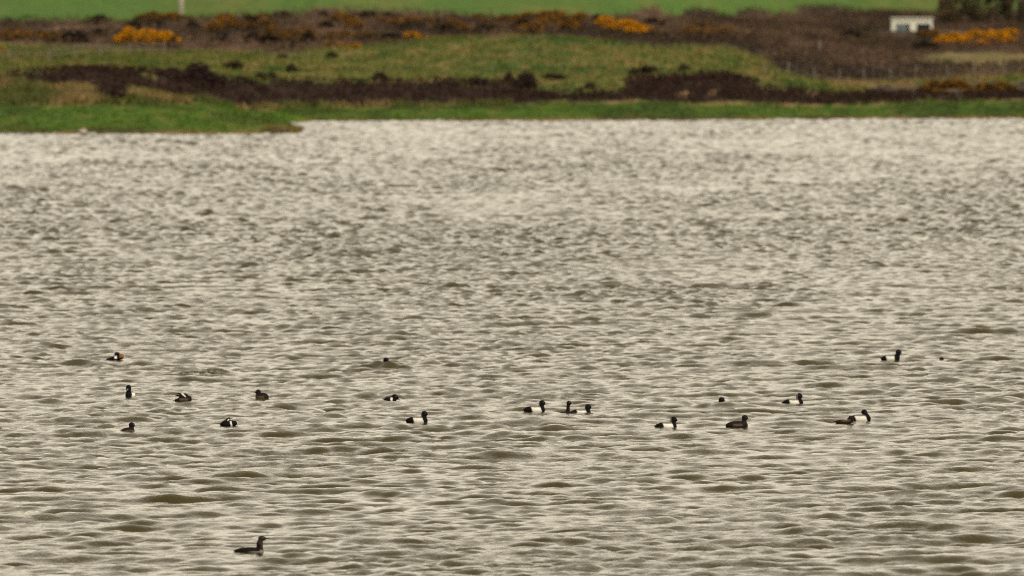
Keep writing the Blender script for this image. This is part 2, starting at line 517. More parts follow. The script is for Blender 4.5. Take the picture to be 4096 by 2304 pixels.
def colours(px, D, z, Z):
    x = (px - CX) * D / FPX
    c = np.zeros(np.shape(px) + (3,))
    for k, v in CLR.items():
        c[Z == k] = v
    n1_, n2_ = fbm(x / 3.0, D / 8.0, 81, 4), fbm(x / 1.0, D / 2.2, 91, 4)
    gm = np.clip((n1_ - 0.48) * 6, 0, 1)[..., None]
    st = np.clip((n2_ - 0.56) * 7, 0, 1)[..., None]
    m = (Z == G_MOUND)
    c[m] = (c * (1 - gm * 0.85) + lin(62, 84, 34) * gm * 0.85)[m]
    c[m] = (c * (1 - st * 0.8) + lin(132, 108, 68) * st * 0.8)[m]
    m = (Z == G_STRAW)
    c[m] = (c * (1 - gm * 0.85) + lin(74, 84, 40) * gm * 0.85)[m]
    m = (Z == G_SHORE)
    c[m] = (c * (1 - st * 0.5) + lin(120, 116, 56, .75) * st * 0.5)[m]
    c[m] = (c * (1 - 0.5 * gm) + lin(48, 62, 22, .6) * 0.5 * gm)[m]
    m = (Z == G_FRINGE)
    c[m] = (c * (1 - gm * 0.7) + lin(60, 52, 30) * gm * 0.7)[m]
    m = (Z == G_HEATH)
    hv = np.clip((fbm(x / 7.0, D / 45.0, 111, 3) - 0.36) * 3.6, 0, 1)[..., None]
    c[m] = (lin(50, 41, 35) * (1 - hv) + lin(96, 76, 62) * hv)[m]
    c[m] = (c * (1 - gm * 0.6) + lin(60, 50, 42) * gm * 0.6)[m]
    c[m] = (c * (1 - st * 0.4) + lin(112, 92, 56) * st * 0.4)[m]
    m = (Z == G_FIELD)
    stripe = np.clip((fbm(x / 5.0, D / 60.0, 101, 3) - 0.45) * 3, 0, 1)[..., None]
    c[m] = (c * (1 - 0.8 * stripe) + lin(120, 128, 62, .68) * 0.8 * stripe)[m]
    return np.clip(c * (0.82 + 0.36 * n2_[..., None]), 0, 1)


ZT, _ = zones(TPX, TD, TZ)
TC = colours(TPX, TD, TZ, ZT)
tn, tm = TZ.shape
ti = np.arange(tn * tm).reshape(tn, tm)
TF = np.stack([ti[:-1, :-1], ti[1:, :-1], ti[1:, 1:], ti[:-1, 1:]], -1).reshape(-1, 4)
gm_ = material("ground", attr=True, rough=0.95, spec=0.1, noise=0.28, nscale=1.6, bump=0.12)
tag(obj("ground", mesh_np("ground", np.stack([TX, TD, TZ], -1).reshape(-1, 3), TF, TC.reshape(-1, 3), smooth=True), gm_),
    "rough shore, grassy mound, brown heath and green field rising beyond the loch", "ground", kind="structure")

M_VEG = material("foliage", attr=True, rough=0.9, spec=0.1)


def tris(P0, size, up, cols, seed, lean=1.0, aspect=0.4):
    """one leaf-like triangle per point; up = 0 random orientation, 1 upright blade"""
    r = np.random.default_rng(seed)
    n = len(P0)
    d = r.normal(size=(n, 3))
    d[:, 2] = np.abs(d[:, 2]) * (1 - up) + up * (1.6 / lean)
    d /= np.linalg.norm(d, axis=1)[:, None]
    s = r.normal(size=(n, 3))
    s -= (s * d).sum(1)[:, None] * d
    s /= np.linalg.norm(s, axis=1)[:, None]
    size = np.asarray(size).reshape(-1, 1) * np.ones((n, 1))
    V = np.stack([P0 - s * size * aspect, P0 + s * size * aspect, P0 + d * size], 1)
    return V.reshape(-1, 3), np.arange(3 * n).reshape(n, 3), np.repeat(cols, 3, 0)


def scatter(n, x0, x1, d0, d1, want, seed):
    r = np.random.default_rng(seed)
    D = r.uniform(d0, d1, n)
    x = r.uniform(x0, x1, n)
    px = x / D * FPX + CX
    ok = (px > -350) & (px < 4450)
    D, x, px = D[ok], x[ok], px[ok]
    z = gz_px(px, D)
    Z, y = zones(px, D, z)
    ok = np.isin(Z, want) & (z > 0.0) & ~((x > 36) & (x < 45) & (D > 1060) & (D < 1156))
    return x[ok], D[ok], z[ok], px[ok], Z[ok]


def stuff(name, label, cat, parts):
    V, F, C, o = [], [], [], 0
    for (v, f, c) in parts:
        V.append(v); F.append(f + o); C.append(c); o += len(v)
    tag(obj(name, mesh_np(name, np.concatenate(V), np.concatenate(F), np.concatenate(C)), M_VEG), label, cat, kind="stuff")


def tuft(x, D, z, px, Z, seed, per, h0, h1, spread, up=1.0, gain=1.0, aspect=0.12, rise=0.0):
    r = np.random.default_rng(seed)
    c = colours(px, D, z, Z)
    x, D, z = np.repeat(x, per), np.repeat(D, per), np.repeat(z, per)
    c = np.repeat(c, per, 0) * r.uniform(0.75, 1.25, (len(x), 1)) * gain
    P0 = np.stack([x + r.normal(0, spread, len(x)), D + r.normal(0, spread, len(x)), z - 0.03 + rise * r.uniform(0, 1, len(x)) ** 1.3], 1)
    return tris(P0, r.uniform(h0, h1, len(x)), up, np.clip(c, 0, 1), seed + 1, aspect=aspect)


parts = []
s = scatter(30000, -36, 34, 596, 690, [G_SHORE, G_FRINGE], 201)
parts.append(tuft(*s, 202, 3, 0.10, 0.30, 0.07))
s = scatter(16000, -36, 0, 615, 665, [G_STRAW], 203)
parts.append(tuft(*s, 204, 4, 0.25, 0.60, 0.10))
s = scatter(26000, -40, 40, 655, 790, [G_MOUND, G_STRAW], 205)
parts.append(tuft(*s, 206, 3, 0.15, 0.45, 0.10))
stuff("grass", "short green and straw-coloured grass covering shore and mound", "grass", parts)
parts = []
s = scatter(26000, -38, 36, 630, 700, [G_BANK], 211)
parts.append(tuft(*s, 212, 5, 0.10, 0.22, 0.18, up=0.3, aspect=0.4, rise=0.42))
s = scatter(60000, -62, 62, 735, 1380, [G_HEATH], 213)
parts.append(tuft(*s, 214, 5, 0.10, 0.22, 0.45, up=0.3, aspect=0.45, rise=0.5))
stuff("heather", "dark brown heather covering the bank and the heath", "heather", parts)

# ------------------------------------------------------------------ shrubs


def dome(n, seed, lump=0.25, shell=0.55, zmin=0.0):
    r = np.random.default_rng(seed)
    d = r.normal(size=(n, 3))
    d[:, 2] = np.abs(d[:, 2])
    d /= np.linalg.norm(d, axis=1)[:, None]
    az, el = np.arctan2(d[:, 1], d[:, 0]), d[:, 2]
    rad = 1 + lump * (fbm(az * 1.7 + 9, el * 3 + seed, seed, 3) - 0.5) * 2.4
    rr = rad * (shell + (1 - shell) * r.uniform(0, 1, n)) * np.where(r.uniform(0, 1, n) < 0.25, r.uniform(0.3, 1, n), 1)
    p = d * rr[:, None] * np.array([0.5, 0.5, 1.0])
    p[:, 2] = np.maximum(p[:, 2], zmin)
    return p


def cone_path(pts, rad, seg=6):
    """tapered tube along points"""
    V, F = [], []
    for i, (p, r) in enumerate(zip(pts, rad)):
        p = Vector(p)
        q = Vector(pts[min(i + 1, len(pts) - 1)]) - Vector(pts[max(i - 1, 0)])
        q.normalize()
        a = q.orthogonal().normalized()
        b = q.cross(a)
        for k in range(seg):
            t = 2 * math.pi * k / seg
            V.append(p + a * math.cos(t) * r + b * math.sin(t) * r)
    for i in range(len(pts) - 1):
        for k in range(seg):
            F.append((i * seg + k, i * seg + (k + 1) % seg, (i + 1) * seg + (k + 1) % seg, (i + 1) * seg + k))
    n = len(V)
    V.append(Vector(pts[0])); V.append(Vector(pts[-1]))
    for k in range(seg):
        F.append((n, (k + 1) % seg, k, k))
        F.append((n + 1, (len(pts) - 1) * seg + k, (len(pts) - 1) * seg + (k + 1) % seg, (len(pts) - 1) * seg + (k + 1) % seg))
    return V, F


def join(parts):
    V, F, o = [], [], 0
    for v, f in parts:
        V += list(v); F += [tuple(i + o for i in q) for q in f]; o += len(v)
    return V, F


def mesh_py(name, V, F, smooth=False):
    me = bpy.data.meshes.new(name)
    me.from_pydata([tuple(v) for v in V], [], [tuple(dict.fromkeys(f)) for f in F])
    if smooth:
        me.polygons.foreach_set("use_smooth", np.ones(len(me.polygons), bool))
    me.update()
    return me


M_BARK = material("bark", colour=lin(92, 78, 62), rough=0.9, spec=0.1, noise=0.3, nscale=6)
GORSE = []
for v in range(6):
    p = dome(520, 300 + v)
    c = lin(66, 62, 36) * np.random.default_rng(v).uniform(0.5, 1.4, (520, 1))
    fo = mesh_np("gorse_foliage", *tris(p, np.random.default_rng(v + 9).uniform(0.10, 0.22, 520), 0.35, c, 310 + v, aspect=0.35))
    q = dome(620, 320 + v, shell=0.93)
    q = q[q[:, 2] > 0.22] * 1.04
    c = lin(206, 140, 8) * np.random.default_rng(v + 3).uniform(0.7, 1.15, (len(q), 1))
    fl = mesh_np("gorse_flowers", *tris(q, np.random.default_rng(v + 5).uniform(0.07, 0.15, len(q)), 0.2, c, 330 + v, aspect=0.5))
    q2 = q[np.random.default_rng(v + 70).uniform(0, 1, len(q)) < 0.50]
    c = lin(150, 98, 22) * np.random.default_rng(v + 4).uniform(0.7, 1.15, (len(q2), 1))
    fs = mesh_np("gorse_flowers_sparse", *tris(q2, np.random.default_rng(v + 6).uniform(0.06, 0.12, len(q2)), 0.2, c, 340 + v, aspect=0.5))
    rs = random.Random(v)
    st = mesh_py("gorse_stems", *join([cone_path([(0, 0, -0.08), (rs.uniform(-.1, .1), rs.uniform(-.1, .1), .3), (rs.uniform(-.3, .3), rs.uniform(-.3, .3), .7)],
                                                 [.03, .02, .008], 5) for _ in range(5)]))
    cd = lin(38, 35, 27) * np.random.default_rng(v).uniform(0.5, 1.4, (520, 1))
    fd = mesh_np("gorse_foliage_dark", *tris(p, np.random.default_rng(v + 9).uniform(0.10, 0.22, 520), 0.35, cd, 310 + v, aspect=0.35))
    for m in (fo, fl, fs, fd): m.materials.append(M_VEG)
    st.materials.append(M_BARK)
    GORSE.append((fo, fl, fs, st, fd))


def gorse(px, py, wpx, hpx, label, group, flowers, i):
    p = ground_hit(px, py)
    k = FPX / p.y
    fo, fl, fs, st, fd = GORSE[i % 6]
    if not flowers: fo = fd
    r = empty("gorse_bush", (p.x, p.y, p.z - 0.03), random.uniform(0, 6.28), (wpx / k, wpx / k, hpx / k))
    tag(r, label, "gorse bush", group)
    obj("foliage", fo, None, r)["kind"] = "stuff"; obj("stems", st, None, r)
    if flowers: obj("flowers", fl if flowers == 2 else fs, None, r)["kind"] = "stuff"
    return r


PATCH = [   # x0, x1, y0, y1, n, flowers, width px, height px, where
    (490, 700, 160, 188, 12, 2, 62, 44, "the vivid yellow patch below the pale pole"),
    (10, 230, 140, 168, 8, 1, 64, 40, "the dull orange patch at the far left edge"),
    (560, 740, 72, 92, 6, 1, 60, 30, "the strip at the foot of the pale pole"),
    (845, 945, 85, 135, 9, 1, 58, 36, "the orange patch just right of the pale pole"),
    (1045, 1250, 130, 165, 9, 1, 58, 32, "the thin orange streak above the left end of the grassy mound"),
    (1340, 1440, 75, 118, 8, 1, 56, 32, "the diagonal orange streak against the field edge left of centre"),
    (1295, 1500, 148, 162, 8, 1, 58, 28, "the low orange row left of the bright yellow spot"),
    (1300, 1440, 186, 196, 3, 2, 40, 24, "the small yellow spots low on the mound left of centre"),
    (1630, 1680, 150, 162, 4, 2, 44, 30, "the bright yellow spot on the mound top left of centre"),
    (1790, 1870, 90, 146, 5, 1, 52, 30, "the faint orange patch just left of centre"),
    (2070, 2330, 78, 140, 18, 1, 66, 40, "the broad orange-brown patch on the mound top right of centre"),
    (2400, 2580, 92, 142, 13, 2, 60, 36, "the vivid yellow patch sloping down right of centre"),
    (2750, 2910, 112, 150, 8, 1, 60, 30, "the faint orange patch on the brown heath right of centre"),
    (950, 1070, 78, 118, 6, 1, 56, 28, "the scattered orange specks between pole and orange streaks"),
    (1490, 1770, 82, 112, 8, 1, 56, 26, "the scattered orange specks above the bright yellow spot"),
    (1890, 2070, 82, 112, 6, 1, 56, 28, "the scattered orange specks just left of the broad patch"),
    (3680, 3740, 140, 165, 3, 1, 50, 30, "the orange clump just below the white shed"),
    (3770, 4050, 150, 186, 15, 2, 64, 36, "the vivid yellow patch below the dark trees"),
    (3700, 4040, 350, 378, 9, 1, 66, 34, "the low orange patch near the shore at the far right"),
]
n = 0
for (x0, x1, y0, y1, cnt, fl_, wp, hp, where) in PATCH:
    cnt = int(cnt * 1.35)
    for j in range(cnt):
        t = (j + random.uniform(0.2, 0.8)) / cnt
        px = x0 + (x1 - x0) * t
        py = random.uniform(y0, y1)
        if "sloping" in where: py = y0 + (y1 - y0) * min(1, max(0, 0.25 + 0.75 * t + random.uniform(-.3, .2)))
        if "diagonal" in where: py = y0 + (y1 - y0) * min(1, max(0, t + random.uniform(-.15, .15)))
        gorse(px, py, wp * random.uniform(.9, 1.6), hp * random.uniform(.65, 1.1), "flowering gorse bush in " + where, "gorse in " + where, fl_, n)
        n += 1
gorse(10, 206, 26, 20, "single small yellow gorse bush at the left edge beside the grey fence", None, 2, n)
DARK = [(535, 122, 80, 40), (620, 112, 90, 34), (770, 118, 70, 36), (880, 165, 80, 34), (690, 190, 90, 36), (1010, 172, 90, 44), (1080, 176, 110, 40),
        (1160, 190, 60, 34), (1230, 170, 70, 40), (1000, 95, 90, 36), (1130, 70, 90, 28), (1300, 112, 80, 30), (1290, 70, 70, 28), (1470, 76, 90, 36),
        (1550, 78, 90, 30), (1640, 122, 110, 36), (1570, 165, 150, 36), (1480, 165, 90, 28), (1780, 132, 120, 36), (1950, 128, 130, 36), (2090, 122, 110, 44),
        (2260, 98, 80, 34), (2390, 82, 60, 28), (2430, 112, 80, 22), (390, 148, 60, 36), (300, 170, 120, 50), (2610, 105, 110, 34), (3700, 200, 120, 40), (3400, 160, 160, 40), (3960, 166, 70, 24), (390, 100, 120, 40)]
for j, (px, py, wp, hp) in enumerate(DARK):
    lb, gp = (("dark flowerless gorse bush among the flowering ones on the left half", "dark gorse bushes, left half") if px < 2048 else
              ("dark flowerless gorse bush among the flowering ones on the right half", "dark gorse bushes, right half"))
    gorse(px, py, wp, hp, lb, gp, 0, j + 3)

HB = []
for v in range(4):
    p = dome(620, 400 + v, lump=0.3)
    c = lin(54, 40, 38) * np.random.default_rng(v + 20).uniform(0.5, 1.45, (620, 1))
    fo = mesh_np("heather_foliage", *tris(p, np.random.default_rng(v + 29).uniform(0.10, 0.2, 620), 0.4, c, 410 + v, aspect=0.35))
    fo.materials.append(M_VEG)
    HB.append((fo, GORSE[v][3]))
HEATHER = [
    (795, 336, 140, 84, "big dark rounded heather bush standing up from the left bank"),
    (935, 276, 100, 34, "dark heather bush right of and above the big rounded one"),
    (690, 298, 80, 34, "low dark heather bush just left of the big rounded one"),
    (640, 300, 50, 24, "small dark heather bush at the left bank's upper edge"),
    (1165, 287, 52, 34, "squarish dark heather bush on the mound left of centre"),
    (1085, 314, 66, 28, "dark heather bush on the bank below the squarish one"),
    (1038, 316, 48, 30, "dark heather bush at the left foot of the mound"),
    (1522, 325, 84, 38, "lone dark oval heather bush above the bank left of centre"),
    (1130, 232, 54, 18, "tiny heather bush high on the mound's left slope"),
    (1330, 232, 64, 26, "small olive-brown heather bush below the yellow gorse spots"),
    (1912, 340, 104, 34, "broad dark heather bush on the bank's edge near centre"),
    (2036, 330, 46, 40, "upright dark heather bush exactly at the picture's centre"),
    (2100, 352, 104, 66, "tall dark heather bush right beside the central upright one"),
    (2212, 315, 124, 22, "long flat dark heather bush on the mound right of centre"),
    (2592, 294, 92, 36, "dark oval heather bush on the mound's right side"),
    (2536, 300, 66, 26, "faint brown heather bush left of the dark oval one"),
    (2736, 286, 60, 30, "small dark heather bush farthest right on the mound"),
    (2356, 353, 46, 26, "tiny dark heather bush above the bank right of centre"),
    (460, 404, 120, 50, "black heather bush hanging down from the left bank into straw"),
    (860, 352, 100, 44, "dark heather bush on the bank right below the big rounded one"),
]
for j, (px, py, wp, hp, lb) in enumerate(HEATHER):
    p = ground_hit(px, py)
    k = FPX / p.y
    r = empty("heather_bush", (p.x, p.y, p.z - 0.03), j * 1.3, (wp / k, wp / k * 0.9, hp / k))
    tag(r, lb, "heather bush", "heather bushes on the bank and mound")
    obj("foliage", HB[j % 4][0], None, r)["kind"] = "stuff"; obj("stems", HB[j % 4][1], None, r)

# ------------------------------------------------------------------ trees at the right


def tree(px, py, D, height, width, crown_c, label, seed, low=0.12):
    x = (px - CX) * D / FPX
    z = float(gz(x, D))
    rs = random.Random(seed)
    root = empty("tree", (x, D, z - 0.1))
    tag(root, label, "tree", "trees beside the white shed")
    pieces = [cone_path([(0, 0, 0), (rs.uniform(-.1, .1), 0, height * .3), (rs.uniform(-.2, .2), rs.uniform(-.2, .2), height * .62), (0, 0, height * .92)],
                        [.17, .13, .08, .02], 8)]
    for _ in range(9):
        a, h0 = rs.uniform(0, 6.28), rs.uniform(.18, .7) * height
        l = width * rs.uniform(.28, .46)
        pieces.append(cone_path([(0, 0, h0), (math.cos(a) * l * .5, math.sin(a) * l * .5, h0 + l * .35), (math.cos(a) * l, math.sin(a) * l, h0 + l * .8)],
                                [.06, .04, .012], 5))
    me = mesh_py("trunk", *join(pieces), smooth=True)
    obj("trunk", me, M_BARK, root)
    r = np.random.default_rng(seed)
    cen = []
    for _ in range(22):
        t = r.uniform(low, 1)
        w = width * 0.42 * math.sin(math.pi * (0.18 + 0.75 * t)) ** 0.8
        a = r.uniform(0, 6.28)
        cen.append((math.cos(a) * w * r.uniform(.3, 1), math.sin(a) * w * r.uniform(.3, 1), height * t, r.uniform(.3, .62) * width * .42, r.uniform(.55, 1.4)))
    P0, CC = [], []
    for (a, b, c_, rr, g) in cen:
        q = r.normal(size=(230, 3))
        q = q / np.linalg.norm(q, axis=1)[:, None] * rr * r.uniform(.4, 1, (230, 1))
        P0.append(q + np.array([a, b, c_])); CC.append(crown_c * g * r.uniform(.6, 1.4, (230, 1)))
    P0, CC = np.concatenate(P0), np.concatenate(CC)
    P0[:, 2] = np.maximum(P0[:, 2], 0.15)
    v, f, c = tris(P0, r.uniform(.14, .30, len(P0)), 0.1, CC, seed + 1, aspect=0.35)
    obj("crown", mesh_np("crown", v, f, c), M_VEG, root)["kind"] = "stuff"


tree(3800, 100, 1215, 5.2, 3.6, lin(96, 82, 60), "brownish tree nearest to the white shed", 501)
tree(3893, 102, 1225, 6.0, 3.4, lin(88, 84, 56), "olive-brown tree second from the white shed", 502)
tree(3985, 104, 1210, 6.6, 4.0, lin(100, 86, 66), "dark green tree third from the white shed", 503)
tree(4075, 104, 1205, 7.0, 4.2, lin(84, 74, 58), "darkest green tree at the top right corner", 504)
tree(4190, 104, 1220, 6.6, 4.2, lin(44, 50, 34), "dark tree just cut by the right edge", 505)

# ------------------------------------------------------------------ white shed, pole, fences, stone


def box(x0, x1, y0, y1, z0, z1):
    V = [(x, y, z) for z in (z0, z1) for y in (y0, y1) for x in (x0, x1)]
    return V, [(0, 2, 3, 1), (4, 5, 7, 6), (0, 1, 5, 4), (2, 6, 7, 3), (0, 4, 6, 2), (1, 3, 7, 5)]


M_WHITE = material("whitewash", colour=lin(222, 220, 204), rough=0.8, spec=0.2, noise=0.10, nscale=1.5)
M_ROOF = material("pale_roof", colour=lin(196, 194, 182), rough=0.7, spec=0.3, noise=0.12, nscale=3)
M_PANE = material("pane", colour=lin(92, 106, 112), rough=0.15, spec=0.5)
M_DARKW = material("dark_opening", colour=lin(44, 44, 50), rough=0.8, spec=0.2)
M_WOOD = material("weathered_wood", colour=lin(116, 108, 100), rough=0.9, spec=0.1, noise=0.25, nscale=8)
M_STONE = material("pale_stone", colour=lin(172, 160, 140), rough=0.9, spec=0.2, noise=0.25, nscale=5, bump=0.03)

SD = 1150.0
k = FPX / SD
sx = (3566 - CX) / k
sz = float(gz(sx + 2, SD)) - 0.05
top = zrow(SD, 70)
shed = empty("shed", (sx, SD, sz))
tag(shed, "low white flat-roofed shed with dark openings on the brown heath", "shed")
W, hh = 164 / k, top - sz
obj("wall", mesh_py("wall", *join([box(0, 0.36, 0, 2.4, 0, hh - .12), box(.36, W, 0, 2.4, hh - .62, hh - .12), box(.36, W, 0.12, 2.4, 0, hh - .62),
                                   box(1.85, 2.5, 0, .12, 0, hh - .62), box(W - .22, W, 0, .12, 0, hh - .62)])), M_WHITE, shed)
obj("roof", mesh_py("roof", *box(-.1, W + .1, -.15, 2.55, hh - .12, hh)), M_ROOF, shed)
wdw = obj("window", mesh_py("window", *join([box(.42, 1.40, .05, .118, hh - .68, hh - .64), box(.42, .46, .05, .118, hh - 1.4, hh - .68), box(1.36, 1.40, .05, .118, hh - 1.4, hh - .68)])), M_WHITE, shed)
obj("pane", mesh_py("pane", *box(.46, 1.36, .07, .11, hh - 1.4, hh - .68)), M_PANE, wdw)
obj("door", mesh_py("door", *box(1.44, 1.82, .06, .115, .02, hh - .66)), M_DARKW, shed)
obj("doorway", mesh_py("doorway", *box(2.56, W - .26, .06, .115, .02, hh - .66)), M_DARKW, shed)

pp = ground_hit(724, 62)
V, F = cone_path([(0, 0, -.5), (0, 0, 4), (0, 0, 8.5)], [.27, .23, .17], 14)
M_POLE = material("pole_grey", colour=lin(206, 198, 182), rough=0.8, spec=0.2, noise=0.15, nscale=3)
pole = obj("pole", mesh_py("pole", V, F, True), M_POLE)
pole.location = (pp.x, pp.y, pp.z)
tag(pole, "tall pale grey pole at the foot of the green field", "pole")


def fence(pts, h, label, rails, name="fence"):
    root = empty(name, ground_hit(*pts[0]))
    tag(root, label, "fence")
    G = [ground_hit(*p) - root.location for p in pts]
    for i, g in enumerate(G):
        a = random.uniform(-.06, .06)
        v, f = join([cone_path([(g.x, g.y, g.z - .3), (g.x + a, g.y, g.z + h * random.uniform(.85, 1.1))], [.055, .045], 7)])
        obj("post", mesh_py("post", v, f), M_WOOD, root)
    for i in range(len(G) - 1):
        for (t, r) in rails:
            a, b = G[i] + Vector((0, 0, h * t)), G[i + 1] + Vector((0, 0, h * t))
            nm = "rail" if r > .02 else "wire"
            obj(nm, mesh_py(nm, *cone_path([a, b], [r, r], 5)), M_WOOD, root)


fence([(3060, 300), (3151, 306), (3255, 314), (3358, 322), (3457, 323), (3561, 322), (3664, 320), (3787, 314), (3900, 308), (4020, 306), (4140, 304)], .85,
      "thin grey wire fence on wooden posts along the straw strip at right", [(.9, .006), (.6, .006), (.3, .006)])
fence([(-60, 245), (50, 244), (192, 243), (300, 230), (400, 224), (520, 218), (660, 216)], .75,
      "weathered grey wooden rail fence at the left edge below the gorse", [(.85, .03), (.45, .03)])
p = ground_hit(3276, 208)
po = obj("fence_post", mesh_py("fence_post", *cone_path([(0, 0, -.3), (.03, 0, .9)], [.12, .10], 8)), M_WOOD)
po.location = p
tag(po, "lone pale post standing on the brown heath below the field", "post")
p = ground_hit(330, 534)
V, F = [], []
for a in range(6):
    for b in range(10):
        th_, ph_ = math.pi * a / 5, 2 * math.pi * b / 10
        g = 1 + random.uniform(-.14, .14)
        V.append((.24 * g * math.sin(th_) * math.cos(ph_), .18 * g * math.sin(th_) * math.sin(ph_), .17 * g * math.cos(th_) + .06))
for a in range(5):
    for b in range(10):
        F.append((a * 10 + b, (a + 1) * 10 + b, (a + 1) * 10 + (b + 1) % 10, a * 10 + (b + 1) % 10))
so = obj("stone", mesh_py("stone", V, F, True), M_STONE)
so.location = (p.x, p.y - 0.1, max(p.z, 0) + 0.02)
tag(so, "small pale stone at the water's edge on the left", "stone")

# ------------------------------------------------------------------ birds: smooth-blended bodies, one continuous skin each


def surface_net(Fv, org, h):
    S = Fv < 0
    nx, ny, nz = Fv.shape
    cs = np.zeros((nx - 1, ny - 1, nz - 1), int)
    for a in (0, 1):
        for b in (0, 1):
            for c in (0, 1):
                cs += S[a:nx - 1 + a, b:ny - 1 + b, c:nz - 1 + c]
    act = (cs > 0) & (cs < 8)
    idx = -np.ones(act.shape, int)
    cells = np.argwhere(act)
    idx[act] = np.arange(len(cells))
    acc, cnt = np.zeros((len(cells), 3)), np.zeros(len(cells))
    cor = [(a, b, c) for a in (0, 1) for b in (0, 1) for c in (0, 1)]
    for i in range(8):
        for j in range(i + 1, 8):
            if sum(abs(cor[i][t] - cor[j][t]) for t in range(3)) != 1: continue
            A, B = np.array(cor[i]), np.array(cor[j])
            fa, fb = Fv[tuple((cells + A).T)], Fv[tuple((cells + B).T)]
            m = (fa < 0) != (fb < 0)
            t = np.where(m, fa / np.where(m, fa - fb, 1), 0)
            acc += np.where(m[:, None], A + (B - A) * t[:, None], 0)
            cnt += m
    V = (cells + acc / cnt[:, None]) * h + org
    Q = []
    for ax in range(3):
        s0 = [slice(None)] * 3; s1 = [slice(None)] * 3
        s0[ax], s1[ax] = slice(0, -1), slice(1, None)
        ch = np.argwhere(S[tuple(s0)] != S[tuple(s1)])
        b, c = [(1, 2), (2, 0), (0, 1)][ax]
        ch = ch[(ch[:, b] > 0) & (ch[:, c] > 0) & (ch[:, b] < Fv.shape[b] - 1) & (ch[:, c] < Fv.shape[c] - 1)]
        eb, ec = np.eye(3, dtype=int)[b], np.eye(3, dtype=int)[c]
        q = np.stack([idx[tuple(p.T)] for p in (ch - eb - ec, ch - ec, ch, ch - eb)], 1)
        ins = S[tuple(ch.T)]
        q[~ins] = q[~ins][:, ::-1]
        Q.append(q)
    return V, np.concatenate(Q)


def sd_ell(P, c, r, pitch=0.0, yaw=0.0):
    p = P - np.array(c)
    if yaw:
        cy_, sy_ = math.cos(yaw), math.sin(yaw)
        p = np.stack([p[..., 0] * cy_ + p[..., 1] * sy_, -p[..., 0] * sy_ + p[..., 1] * cy_, p[..., 2]], -1)
    if pitch:
        a, b = math.cos(pitch), math.sin(pitch)
        p = np.stack([p[..., 0] * a + p[..., 2] * b, p[..., 1], -p[..., 0] * b + p[..., 2] * a], -1)
    r = np.array(r)
    k0 = np.linalg.norm(p / r, axis=-1)
    k1 = np.linalg.norm(p / r ** 2, axis=-1) + 1e-9
    return k0 * (k0 - 1) / k1


def sd_cone(P, a, b, ra, rb):
    a, b = np.array(a), np.array(b)
    ab = b - a
    t = np.clip(((P - a) @ ab) / (ab @ ab), 0, 1)
    return np.linalg.norm(P - a - t[..., None] * ab, axis=-1) - (ra + (rb - ra) * t)


def smin(a, b, k):
    hh_ = np.clip(0.5 + 0.5 * (b - a) / k, 0, 1)
    return b * (1 - hh_) + a * hh_ - k * hh_ * (1 - hh_)


def skin(name, prims, colour, vox=0.0075, k=0.022):
    lo, hi = np.array([-.36, -.15, -.10]), np.array([.36, .15, .36])
    g = [np.arange(lo[i], hi[i], vox) for i in range(3)]
    P = np.stack(np.meshgrid(*g, indexing='ij'), -1)
    Fv = np.full(P.shape[:3], 1.0)
    for pr in prims:
        d = sd_ell(P, *pr[1:]) if pr[0] == 'e' else sd_cone(P, *pr[1:])
        Fv = smin(Fv, d, k)
    V, F = surface_net(Fv, lo, vox)
    return mesh_np(name, V, F, np.clip(colour(V), 0, 1), smooth=True)


BLACK, GREY, WHITE = lin(12, 12, 14), lin(122, 116, 108), lin(240, 236, 226)
BROWN, DKBROWN, RUST, MOTTLE = lin(34, 24, 20), lin(22, 17, 16), lin(62, 40, 30), lin(96, 82, 68)
M_PLUM = material("plumage", attr=True, rough=0.7, spec=0.12, noise=0.22, nscale=90, bump=0.004)
M_BILL = material("bill", colour=lin(110, 124, 140), rough=0.35, spec=0.5)
M_BILLD = material("bill_dark", colour=lin(40, 40, 44), rough=0.4, spec=0.5)
M_EYE = material("eye", colour=lin(230, 190, 40), rough=0.2, spec=0.5)


def mixw(a, b, w):
    return a * (1 - w[:, None]) + b * w[:, None]


def ss(x, a, b):
    t = np.clip((x - a) / (b - a), 0, 1)
    return t * t * (3 - 2 * t)


def c_drake(V, hx=.14, rear=-.055, front=.143, slope=.36, backz=.086):
    x, y, z = V.T
    n = fbm(x * 30, z * 30 + y * 20, 7, 3) - 0.5
    c = np.tile(WHITE, (len(V), 1))
    c = mixw(c, GREY * (1 + n * .5)[:, None], ss(z + n * .02, backz - .008, backz + .008))
    c = mixw(c, np.tile(DKBROWN * .7, (len(V), 1)), ss(-x + n * .02 - (z - .04) * .35, -rear - .012, -rear + .012))
    c = mixw(c, np.tile(BLACK, (len(V), 1)), ss(x - (front - slope * np.minimum(z, .12)), -.006, .010))
    return c


def c_hen(V, face=True, hx=.19):
    x, y, z = V.T
    n = fbm(x * 40, z * 40 + y * 25, 8, 3) - 0.5
    c = BROWN * (1 + n * 1.1)[:, None]
    fl = ss(z, .01, .02) * (1 - ss(z, .05, .075)) * ss(x, -.10, -.06) * (1 - ss(x, .08, .12))
    c = mixw(c, MOTTLE * (1 + n * .9)[:, None], fl * .75)
    c = mixw(c, np.tile(DKBROWN, (len(V), 1)), ss(z, .125, .15) * .8)
    if face:
        c = mixw(c, np.tile(WHITE * .85, (len(V), 1)), ss(x, hx, hx + .008) * ss(z, .12, .13) * (1 - ss(z, .18, .185)))
    return c


BODY = [('e', (-.005, 0, .030), (.190, .088, .088)), ('e', (-.115, 0, .035), (.110, .062, .058), .10), ('e', (.120, 0, .030), (.092, .074, .088))]


